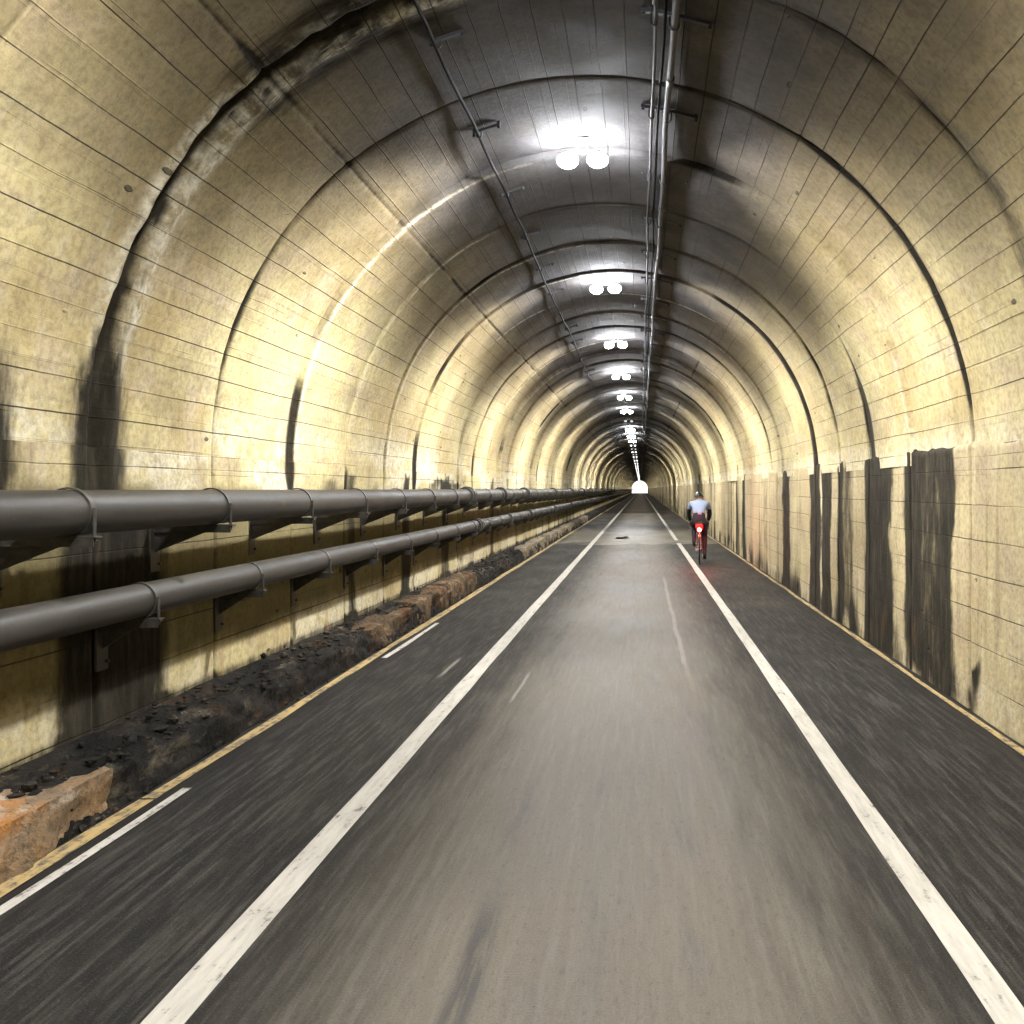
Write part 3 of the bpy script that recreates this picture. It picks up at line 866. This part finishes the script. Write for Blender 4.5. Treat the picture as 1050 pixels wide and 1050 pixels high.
def strut_proto(name, x0, x1, drop, pipes):
    """channel strap that follows the ceiling from x0 to x1, with clips for the pipes"""
    root = empty(name)
    mb = MB()
    n = 8; xm = (x0 + x1) / 2; zm = ceil_z(xm)
    pa = []
    for i in range(n + 1):
        xx = x0 + (x1 - x0) * i / n
        pa.append((xx - xm, ceil_z(xx) - zm - drop))
    poly = [(a, b + .010) for a, b in pa] + [(a, b - .012) for a, b in reversed(pa)]
    mb.prism(poly, 'y', -.016, .016)
    for e in (pa[0], pa[-1]):
        mb.tube([(e[0] * .93, 0, e[1] + .05), (e[0] * .93, 0, e[1] - .03)], .012, 8)
    mb.build('strut', M['strut'], root)
    for (px_, pz_, pr_) in pipes:
        mb = MB()
        cx_, cz_ = px_ - xm, pz_ - zm
        zt = ceil_z(px_) - zm - drop - .01
        pts = [(cx_ - pr_ - .006, 0, zt), (cx_ - pr_ - .006, 0, cz_)]
        for k in range(1, 8):
            a = math.pi + math.pi * k / 8
            pts.append((cx_ + (pr_ + .006) * math.cos(a), 0, cz_ + (pr_ + .006) * math.sin(a)))
        pts += [(cx_ + pr_ + .006, 0, cz_), (cx_ + pr_ + .006, 0, zt)]
        mb.tube(pts, .006, 6)
        mb.build('clip', M['strut'], root)
    return root, xm, zm
proto, xm, zm = strut_proto('conduit_strap', .0, .46, .03, [(.085, 4.675, .012), (.215, 4.655, .024)]); index_tree(proto)
for i in range(50):
    o = proto if i == 0 else copy_tree(proto)
    o.location = (xm, 5.95 + 1.50 * i, zm)
    lab = ('%s dark strap across the two steel conduits, counted from the top of the picture' % ORD[i]) if i < 8 else 'tiny dark strap across the steel conduits, deep in the tunnel'
    tag(o, lab, 'strap', 'straps holding the crown conduits')

# left cable
PC = R(110)
cx_, cz_ = CX + (RAD - .06) * math.cos(PC), CZ + (RAD - .06) * math.sin(PC)
root = empty('ceiling_cable', (cx_, 0, cz_))
tag(root, 'single black cable along the left shoulder of the vault', 'cable')
mb = MB(); pts = []; y = Y0
while y < Y1 - .5:
    pts.append((.012 * math.sin(y * .8), y, -.022 * abs(math.sin((y - 1.1) * math.pi / 1.55)) ** 1.5 + .006 * math.sin(y * 1.9)))
    y += .26 if y < 40 else 1.55
mb.tube(pts, .013, 10)
o = mb.build('cable_run', M['cable'], root); smooth_angle(o, 50)
xa = CX + RAD * math.cos(PC) - .03; xb = xa + .22
proto, xm, zm = strut_proto('cable_hanger', xa, xb, .028, [(cx_, cz_, .013)]); index_tree(proto)
for i in range(50):
    o = proto if i == 0 else copy_tree(proto)
    o.location = (xm, 6.05 + 1.55 * i, zm)
    lab = ('%s dark hanger on the single black cable, counted from the front' % ORD[i]) if i < 8 else 'tiny dark hanger on the single black cable, deep in the tunnel'
    tag(o, lab, 'hanger', 'hangers of the left ceiling cable')

# ------------------------------------------------------------------ lamps
def lamp_proto(lensmat, sc=1.0):
    root = empty('tunnel_lamp')                      # origin on the ceiling
    mb = MB()
    mb.box((0, 0, -.014), (.12, .07, .020), bev=.004)
    for sx in (-.04, .04):
        mb.tube([(sx, 0, -.020), (sx, 0, -.118)], .010, 8)
    mb.build('mounting_plate', M['housing'], root)
    mb = MB()
    mb.box((0, 0, -.125), (.30, .04, .022), bev=.006)
    for k in range(7):
        mb.box((-.06 + .02 * k, 0, -.1125), (.005, .036, .005))
    mb.build('housing', M['housing'], root)
    for sx in (-.135, .135):
        mb = MB()
        Mx = Matrix.Translation((sx, 0, -.150)) @ Matrix.Rotation(math.pi, 4, 'X')
        mb.lathe([(.040, -.02), (.052, -.012), (.056, .006), (.052, .012), (.03, .010)], 24, Mx)
        h = mb.build('lamp_head', M['housing'], root); smooth_angle(h, 50)
        mb = MB()
        mb.lathe([(.046, .006), (.074, .012), (.090, .028), (.094, .048), (.088, .072), (.072, .092), (.046, .106), (.020, .112), (.0001, .113)] if sc > .9 else [(.030, .008), (.052, .014), (.058, .040), (.046, .066), (.02, .074), (.0001, .075)], 24, Mx)
        l = mb.build('lens', lensmat, h); smooth_angle(l, 60)
    return root
pa = lamp_proto(M['lens']); index_tree(pa)
pdm = lamp_proto(M['lens_dim'], .5); index_tree(pdm)
pfar = lamp_proto(M['lens_far'], .5); index_tree(pfar)
XLAMP = -.52
HLAMP = 2.95
ylist = [950 * HLAMP / (501.5 - y) for y in (163, 295.5, 353, 386, 407.5, 422, 432, 440.5, 447.5, 452.5)]
pre = [2.9, -2.6, -8.1]
yy = ylist[-1] + 5.6
while yy < Y1 - 6:
    ylist.append(yy); yy += 5.6
LG = 'twin lamps along the crown'
def lamp_power(y):
    return 330.0 * (1.0 if y < 30 else max(.30, 1.0 - (y - 30) * .012))
allv = [(y, True) for y in pre] + [(y, False) for y in ylist]
used = {'a': 0, 'd': 0, 'f': 0}
for n_, (y, hid) in enumerate(allv):
    idx = n_ - len(pre)
    dim = idx == 6 or (idx > 9 and idx % 2 != 0)
    key = 'd' if dim else ('f' if idx > 9 else 'a')
    p = {'a': pa, 'd': pdm, 'f': pfar}[key]
    o = p if used[key] == 0 else copy_tree(p)
    used[key] += 1
    o.location = (XLAMP + random.uniform(-.012, .012), y, ceil_z(XLAMP) + .012)
    o.rotation_euler = (0, random.uniform(-.03, .03), random.uniform(-.08, .08))
    if idx == 0: lab = 'nearest twin-headed ceiling lamp, largest and brightest of the row'
    elif 0 < idx < 6: lab = '%s twin lamp of the ceiling row, counted from the nearest' % ORD[idx]
    elif idx == 6: lab = 'faint twin lamp, the first dim one in the ceiling row'
    elif 6 < idx < 10: lab = 'small lit twin lamp among the three just beyond the first dim lamp'
    elif idx >= 10: lab = 'tiny distant twin lamp near the far portal end of the ceiling row'
    else: lab = 'twin ceiling lamp overhead, before the nearest lamp in the picture'
    tag(o, lab, 'lamp', LG)
    for sx in (-1, 1):
        ld = bpy.data.lights.new('lamp_light', 'AREA')
        ld.shape = 'DISK'; ld.size = .20
        ld.spread = R(112)
        ld.energy = lamp_power(y) * .5 * (1.0 if y > 4 else (.82 if y > 0 else .6)) * (.06 if dim else (1.9 if idx > 9 else 1.0))
        ld.color = (1.0, .96, .88)
        lo = bpy.data.objects.new('lamp_light', ld); COL.objects.link(lo)
        lo.parent = o; lo.location = (sx * .15, 0, -.295); lo.rotation_euler = (0, R(-sx * 41), 0)

# ------------------------------------------------------------------ debris on the road
mb = MB()
random.seed(5)
for i in range(5):
    a = random.uniform(0, 6.28); d = random.uniform(0, .16)
    c = (math.cos(a) * d * .7, math.sin(a) * d * 3.5, .012)
    mb.box(c, (random.uniform(.10, .26), random.uniform(.15, .5), random.uniform(.012, .03)), Matrix.Rotation(random.uniform(-.6, .6), 3, 'Z') @ Matrix.Rotation(random.uniform(-.15, .15), 3, 'X'), bev=.006)
deb = mb.build('tyre_scrap', simple('black_rubber_scrap', (.02, .02, .02), .7, 0, .4, .4, 14, .3))
deb.location = (-.63, 31.6, .006)
tag(deb, 'flattened black scrap lying on the lane between the white lines', 'debris')

# ------------------------------------------------------------------ bicycle
BX, BY = 1.325, 20.95
bike = empty('bicycle', (BX, BY, 0), R(-3.4))
tag(bike, 'bicycle with a glowing red tail light beside the right white line', 'bicycle')
mt = {
    'tyre': simple('tyre_rubber', (.018, .018, .018), .75, 0, .35, .2, 20),
    'rim': simple('dark_alloy_rim', (.10, .10, .11), .35, .7, .5, .2, 20),
    'frame': simple('frame_paint', (.06, .012, .014), .3, .1, .5, .15, 8),
    'black': simple('black_plastic', (.02, .02, .022), .5, 0, .5, .2, 15),
    'alloy': simple('bare_alloy', (.45, .45, .46), .32, .9, .5, .15, 15),
    'bag': simple('red_lit_bag_cloth', (.40, .025, .022), .75, 0, .3, .2, 30, .2),  # red colour stands in for the tail light's glow on the bag
}
AX_R, AX_F, WR = -.33, .68, .335
for ya in (AX_R, AX_F):
    mb = MB(); mb.torus((0, ya, WR), WR - .016, .0165, 48, 10)
    for k in range(48):
        a = 2 * math.pi * k / 48
        mb.box((0, ya + WR * math.cos(a) * .999, WR + WR * math.sin(a) * .999), (.022, .012, .004), Matrix.Rotation(a, 3, 'X') @ Matrix.Rotation(R(90), 3, 'X'))
    w = mb.build('wheel', mt['tyre'], bike); smooth_angle(w, 60)
    mb = MB(); mb.torus((0, ya, WR), WR - .040, .011, 48, 8)
    o = mb.build('rim', mt['rim'], w); smooth_angle(o, 60)
    mb = MB()
    for k in range(20):
        a = 2 * math.pi * k / 20; sx = .028 if k % 2 else -.028
        b = a + (.5 if (k // 2) % 2 else -.5)
        mb.tube([(sx, ya + .02 * math.cos(b), WR + .02 * math.sin(b)), (0, ya + (WR - .04) * math.cos(a), WR + (WR - .04) * math.sin(a))], .0012, 4)
    mb.tube([(-.06, ya, WR), (.06, ya, WR)], .016, 12)
    mb.build('spokes_and_hub', mt['alloy'], w)
BB = Vector((0, .10, .28)); ST = Vector((0, -.085, .80)); HT = Vector((0, .50, .86)); HB = Vector((0, .545, .70))
mb = MB()
mb.tube([BB, ST], .016, 10); mb.tube([ST + Vector((0, .01, -.03)), HT], .016, 10); mb.tube([BB, HB], .019, 10); mb.tube([HT + (HT - HB) * .15, HB - (HT - HB) * .1], .021, 10)
for s in (-1, 1):
    mb.tube([BB + Vector((s * .025, 0, 0)), Vector((s * .062, AX_R, WR))], [.012, .008], 8)
    mb.tube([ST + Vector((s * .012, 0, -.04)), Vector((s * .062, AX_R, WR))], [.009, .007], 8)
    mb.tube([HB + Vector((s * .012, .01, -.03)), HB + Vector((s * .05, .03, -.09)), Vector((s * .055, AX_F, WR))], [.014, .013, .008], 8)
o = mb.build('frame', mt['frame'], bike); smooth_angle(o, 50)
mb = MB(); mb.tube([ST, Vector((0, -.125, .905))], .0135, 10); o = mb.build('seat_post', mt['black'], bike); smooth_angle(o)
mb = MB()
sad = [(-.265, .068, .925), (-.24, .075, .935), (-.18, .066, .937), (-.10, .034, .932), (-.02, .022, .930), (.0, .014, .924)]
vs = []; fs = []; n = 12
for (y, w, z) in sad:
    for k in range(n):
        a = 2 * math.pi * k / n
        vs.append((w * math.cos(a), y, z + (.02 if math.sin(a) > 0 else .028) * math.sin(a)))
for i in range(len(sad) - 1):
    for k in range(n):
        fs.append((i * n + k, i * n + (k + 1) % n, (i + 1) * n + (k + 1) % n, (i + 1) * n + k))
fs.append(tuple(range(n))); fs.append(tuple((len(sad) - 1) * n + k for k in range(n)))
mb.add(vs, fs); o = mb.build('saddle', mt['black'], bike); smooth_angle(o, 60)
mb = MB()
mb.box((0, -.235, .835), (.17, .16, .13), Matrix.Rotation(R(-12), 3, 'X'), bev=.03)
o = mb.build('saddle_bag', mt['bag'], bike); smooth_angle(o, 60)
mb = MB()
for s in (-1, 1):
    pts = [(0, .60, .905), (s * .12, .605, .905), (s * .195, .61, .90), (s * .205, .67, .895), (s * .21, .715, .86), (s * .212, .705, .80), (s * .212, .65, .765), (s * .212, .58, .765)]
    mb.tube(pts, .0145, 10)
mb.tube([HT + Vector((0, -.01, .03)), (0, .60, .905)], .016, 10)
o = mb.build('handlebar', mt['black'], bike); smooth_angle(o, 60)
mb = MB()
for s in (-1, 1):
    mb.tube([(s * .212, .69, .885), (s * .212, .73, .92), (s * .212, .75, .95)], [.018, .017, .013], 8)
    mb.tube([(s * .215, .735, .90), (s * .217, .745, .82)], .006, 6)
o = mb.build('brake_levers', mt['black'], bike); smooth_angle(o)
LBALL = Vector((-.115, .19, .42)); RBALL = Vector((.115, .01, .14))
mb = MB()
mb.tube([(-.075, BB.y, BB.z), (.075, BB.y, BB.z)], .02, 12)
for s, ball in ((-1, LBALL), (1, RBALL)):
    mb.tube([(s * .072, BB.y, BB.z), (s * .078, ball.y, ball.z - .035)], .011, 8)
Mx = Matrix.Translation((.055, BB.y, BB.z)) @ Matrix.Rotation(R(90), 4, 'Y')
mb.lathe([(.06, -.003), (.10, -.002), (.10, .002), (.06, .003)], 36, Mx)
o = mb.build('crankset', mt['alloy'], bike); smooth_angle(o)
for ball in (LBALL, RBALL):
    mb = MB(); mb.box((ball.x, ball.y, ball.z - .035), (.09, .075, .016), bev=.004); mb.build('pedal', mt['black'], bike)
mb = MB()
for zz in (.005, -.005):
    mb.tube([(.05, BB.y, BB.z + (.10 if zz > 0 else -.10)), (.05, AX_R, WR + (.042 if zz > 0 else -.042))], .004, 5)
mb.lathe([(.02, -.012), (.045, -.012), (.038, .012), (.02, .012)], 20, Matrix.Translation((.05, AX_R, WR)) @ Matrix.Rotation(R(90), 4, 'Y'))
mb.build('chain', mt['rim'], bike)
# tail light and rear reflector
mb = MB()
mb.box((0, -.325, .775), (.085, .03, .09), bev=.010)
mb.tube([(0, -.31, .775), (0, -.10, .80)], .008, 6)
tl = mb.build('tail_light', mt['black'], bike)
mb = MB()
Mx = Matrix.Translation((0, -.341, .775)) @ Matrix.Rotation(R(90), 4, 'X')
mb.lathe([(.040, .0), (.038, .009), (.026, .018), (.0001, .021)], 20, Mx)
l = mb.build('lens', emitter('red_tail_lens', (1.0, .16, .12), 55.0), tl); smooth_angle(l, 60)
mb = MB()
mb.box((0, -.345, .645), (.05, .014, .03), bev=.004)
mb.tube([(0, -.34, .645), (0, -.10, .76)], .007, 6)
rf = mb.build('reflector', emitter('glowing_red_reflector', (1.0, .10, .07), 2.5), bike)  # emits by itself to stand in for light thrown back
ld = bpy.data.lights.new('tail_glow', 'POINT'); ld.energy = 20.0; ld.color = (1.0, .03, .04); ld.shadow_soft_size = .03
lo = bpy.data.objects.new('tail_glow', ld); COL.objects.link(lo); lo.parent = tl; lo.location = (0, -.42, .77)

# ------------------------------------------------------------------ cyclist
person = empty('person', (BX, BY, 0), R(-3.4))
tag(person, 'cyclist in a pale blue jersey and dark tights riding away by the right wall', 'person')
V = []; E = []; RD = []
def jv(p, r, parent=None):
    V.append(tuple(p)); RD.append(r if isinstance(r, tuple) else (r, r)); i = len(V) - 1
    if parent is not None: E.append((parent, i))
    return i
pel = jv((0, -.13, 1.00), (.150, .120))
sp1 = jv((0, -.05, 1.12), (.148, .112), pel)
sp2 = jv((0, .07, 1.25), (.162, .118), sp1)
chs = jv((0, .18, 1.345), (.165, .112), sp2)
nk = jv((0, .275, 1.405), .062, chs)
nk2 = jv((0, .315, 1.445), .056, nk)
hd1 = jv((0, .345, 1.492), (.074, .088), nk2)
hd2 = jv((0, .352, 1.535), (.076, .092), hd1)
jv((0, .45, 1.475), .018, hd1)        # nose
for s in (-1, 1):
    jv((s * .088, .335, 1.49), .016, hd1)   # ears
    sh = jv((s * .175, .19, 1.345), .066, chs)
    ua = jv((s * .215, .27, 1.25), .050, sh)
    el = jv((s * .245, .37, 1.125), .040, ua)
    fa = jv((s * .232, .48, 1.03), .038, el)
    wr = jv((s * .212, .60, .945), .026, fa)
    pm = jv((s * .210, .655, .922), .030, wr)
    for k in range(4):
        xx = s * (.188 + .0145 * k)
        a = jv((xx, .705 - abs(k - 1.4) * .005, .930), .0095, pm)
        b = jv((xx, .738 - abs(k - 1.4) * .006, .908), .0088, a)
        c = jv((xx, .735 - abs(k - 1.4) * .006, .878), .008, b)
    a = jv((s * .172, .655, .915), .011, pm); b = jv((s * .172, .695, .890), .0095, a); jv((s * .185, .715, .872), .0085, b)
    hp = jv((s * .092, -.115, .955), .105, pel)
    if s < 0: kn = (s * .118, .285, .845); an = (s * .118, .10, .495); ball = LBALL; heel = (s * .118, .055, .455)
    else: kn = (s * .118, .145, .625); an = (s * .118, -.085, .235); ball = RBALL; heel = (s * .118, -.135, .20)
    hv = Vector(hp and V[hp]); kv = Vector(kn); av = Vector(an)
    t1 = jv(hv.lerp(kv, .45), .084, hp); k_ = jv(kn, .057, t1)
    c1 = jv(kv.lerp(av, .32) + Vector((0, -.018, 0)), .055, k_); c2 = jv(kv.lerp(av, .72), .041, c1)
    a_ = jv(an, .036, c2)
    jv(heel, .030, a_)
    f1 = jv((s * .118, (an[1] + ball.y) / 2, (an[2] + ball.z) / 2 - .008), .034, a_)
    f2 = jv((s * .120, ball.y, ball.z - .002), .034, f1)
    jv((s * .122, ball.y + .065, ball.z - .008), .024, f2)
me = bpy.data.meshes.new('body_rig'); me.from_pydata(V, E, [])
tmp = bpy.data.objects.new('body_rig', me); COL.objects.link(tmp)
mod = tmp.modifiers.new('skin', 'SKIN'); mod.use_smooth_shade = True; mod.branch_smoothing = .3
sl = me.skin_vertices[0].data if me.skin_vertices else None
if sl is None:
    bm = bmesh.new(); bm.from_mesh(me); bm.verts.layers.skin.verify(); bm.to_mesh(me); bm.free(); sl = me.skin_vertices[0].data
for i, rr_ in enumerate(RD):
    sl[i].radius = rr_; sl[i].use_root = (i == 0)
sb = tmp.modifiers.new('sub', 'SUBSURF'); sb.levels = 2; sb.render_levels = 2
dg = bpy.context.evaluated_depsgraph_get()
bme = bpy.data.meshes.new_from_object(tmp.evaluated_get(dg))
bpy.data.objects.remove(tmp)
bme.name = 'body'
skin = simple('skin', (.42, .25, .17), .5, 0, .4, .12, 20)
for m_ in list(bme.materials): bme.materials.pop()
_b = bmesh.new(); _b.from_mesh(bme)
bmesh.ops.delete(_b, geom=[v for v in _b.verts if not v.link_faces], context='VERTS'); _b.to_mesh(bme); _b.free()
body = link('body', bme, skin, person, smooth=True)

def garment(name, mat, test, off, mesh=bme):
    """a shell grown from the faces of the body that pass the test"""
    bm = bmesh.new(); bm.from_mesh(mesh); bm.normal_update()
    kill = [f for f in bm.faces if not test(f.calc_center_median())]
    bmesh.ops.delete(bm, geom=kill, context='FACES')
    left_ = set(bm.faces); best = []
    while left_:                               # keep the largest connected piece
        st_ = [left_.pop()]; isl = list(st_)
        while st_:
            f_ = st_.pop()
            for e_ in f_.edges:
                for g_ in e_.link_faces:
                    if g_ in left_: left_.discard(g_); st_.append(g_); isl.append(g_)
        if len(isl) > len(best): best = isl
    keep_ = set(best)
    bmesh.ops.delete(bm, geom=[f for f in bm.faces if f not in keep_], context='FACES')
    bmesh.ops.delete(bm, geom=[v for v in bm.verts if not v.link_faces], context='VERTS')
    bm.normal_update()
    nrm = [v.normal.copy() for v in bm.verts]
    for v, q in zip(bm.verts, nrm): v.co += q * off
    me2 = bpy.data.meshes.new(name); bm.to_mesh(me2); bm.free()
    for m_ in list(me2.materials): me2.materials.pop()
    o = link(name, me2, mat, person, smooth=True)
    sd_ = o.modifiers.new('thick', 'SOLIDIFY'); sd_.thickness = .006; sd_.offset = -1
    return o
def torso_axis(c): return c.z + .62 * c.y     # grows towards the neck
cloth = lambda n, c, v=.15: simple(n, c, .85, 0, .25, v, 26, .3)
garment('jersey', cloth('pale_blue_jersey', (.30, .36, .53), .10), lambda c: (1.125 < c.z < 1.45 and torso_axis(c) < 1.585 and not (abs(c.x) > .195 and c.z < 1.225)) and c.y < .36, .012)
for s in (-1, 1):
    garment('arm_warmer', cloth('dark_arm_warmers', (.022, .024, .04)), lambda c: c.x * s > .175 and .955 < c.z < 1.235 and c.y > .2 and c.y < .59, .007)
garment('tights', cloth('dark_tights', (.034, .026, .034)), lambda c: c.z < 1.135 and c.y < .40 and abs(c.x) < .26 and not (c.y > .15 and abs(c.x) > .165) and (c.z > .475 if c.x < 0 else c.z > .225), .009)
shoe = simple('dark_shoe_leather', (.03, .03, .032), .5, 0, .5, .2, 20)
def foot(c, s): 
    b = LBALL if s < 0 else RBALL
    an_z = .50 if s < 0 else .24
    return c.x * s > .03 and c.z < an_z + .0 and c.z < b.z + .1
garment('shoe', shoe, lambda c: c.x < -.03 and c.z < .475 and c.y > -.02, .008)
garment('shoe', shoe, lambda c: c.x > .03 and c.z < .225, .008)
# helmet
mb = MB(); n = 28; vs = []; fs = []
hc = Vector((0, .352, 1.505)); tilt = Matrix.Rotation(R(-12), 3, 'X')
mrow = 9
for i in range(mrow + 1):
    th = R(4) + R(92) * i / mrow
    for k in range(n):
        a = 2 * math.pi * k / n
        ridge = 1 + .035 * math.cos(6 * a) * math.sin(th) ** 2
        vs.append(hc + tilt @ Vector((.098 * math.sin(th) * math.cos(a) * ridge, .142 * math.sin(th) * math.sin(a) * ridge, .108 * math.cos(th))))
for i in range(mrow):
    for k in range(n): fs.append((i * n + k, i * n + (k + 1) % n, (i + 1) * n + (k + 1) % n, (i + 1) * n + k))
fs.append(tuple(range(n)))
mb.add(vs, fs)
hm = mb.build('helmet', simple('black_helmet_shell', (.018, .018, .02), .3, 0, .5, .2, 15), person, smooth=True)
sd_ = hm.modifiers.new('thick', 'SOLIDIFY'); sd_.thickness = .02; sd_.offset = -1
for a0 in (R(218),):
    mb = MB(); pts = []
    for i in range(9):
        th = R(22) + R(55) * i / 8
        pts.append(hc + tilt @ Vector((.100 * math.sin(th) * math.cos(a0), .144 * math.sin(th) * math.sin(a0), .110 * math.cos(th))))
    mb.tube(pts, [.006, .012, .015, .016, .016, .016, .015, .012, .006], 8)
    s_ = mb.build('helmet_stripe', simple('white_helmet_band', (.78, .78, .80), .35, 0, .5, .05, 15), hm, smooth=True)
# face
for s in (-1, 1):
    mb = MB(); mb.lathe([(.0001, -.012), (.009, -.008), (.012, 0), (.009, .008), (.0001, .012)], 12, Matrix.Translation((s * .033, .428, 1.497)))
    mb.build('eye', simple('eye_white', (.7, .7, .68), .2, 0, .5, .02, 5), person, smooth=True)
mb = MB(); mb.tube([(-.024, .420, 1.440), (0, .432, 1.439), (.024, .420, 1.440)], [.003, .006, .003], 8)
mb.build('mouth', simple('lips', (.32, .12, .10), .5, 0, .4, .1, 20), person, smooth=True)

# ------------------------------------------------------------------ daylight beyond the far portal
w = bpy.data.worlds.new('World'); scene.world = w; w.use_nodes = True
nt = w.node_tree; bg = nt.nodes['Background']
sky = nt.nodes.new('ShaderNodeTexSky'); sky.sky_type = 'NISHITA'; sky.sun_disc = False
sky.sun_elevation = R(42); sky.sun_rotation = R(160)
nt.links.new(sky.outputs[0], bg.inputs[0]); bg.inputs[1].default_value = .15
sd = bpy.data.lights.new('sun', 'SUN'); sd.energy = 5.0; sd.angle = R(.5); sd.color = (1, .95, .88)
so = bpy.data.objects.new('sun', sd); COL.objects.link(so)
az = R(160)
dirv = Vector((math.sin(az) * math.cos(R(42)), math.cos(az) * math.cos(R(42)), math.sin(R(42))))
so.rotation_euler = dirv.to_track_quat('Z', 'Y').to_euler()
so.location = (0, 380, 60)

xs_ = np.linspace(-260, 260, 66); ts_ = np.linspace(0, 1, 26)
XX_, TT_ = np.meshgrid(xs_, ts_)
hz = 95 * TT_ ** 1.15 + 6 * (fbm(XX_ * .03, TT_ * 5, 401) - .5) * np.minimum(1, TT_ * 5) - .3
hy = 420 + 150 * TT_ + 22 * (fbm(XX_ * .025, TT_ * 2, 403) - .5) - 26 * bump(XX_, 0, 60) * (1 - TT_)
hs = grid_mesh('glare_slope', np.stack([XX_, hy, hz], -1), XX_ * 0, XX_ * 0, XX_ * 0, simple('glare_white_rock', (.70, .68, .63), .9, 0, .2, .12, .3), None)  # added bright slope that whitens the view through the portal
tag(hs, kind='structure')

# ------------------------------------------------------------------ render settings
scene.view_settings.view_transform = 'Standard'
try: scene.view_settings.look = 'None'
except Exception: pass
scene.view_settings.exposure = 0.12; scene.view_settings.gamma = 1.0
scene.view_settings.use_curve_mapping = False
cy = scene.cycles
scene.render.engine = 'CYCLES'
cy.use_denoising = True
try: cy.denoiser = 'OPENIMAGEDENOISE'
except Exception: pass
cy.max_bounces = 8; cy.diffuse_bounces = 5; cy.glossy_bounces = 3
cy.use_light_tree = True
cy.sample_clamp_indirect = 6.0
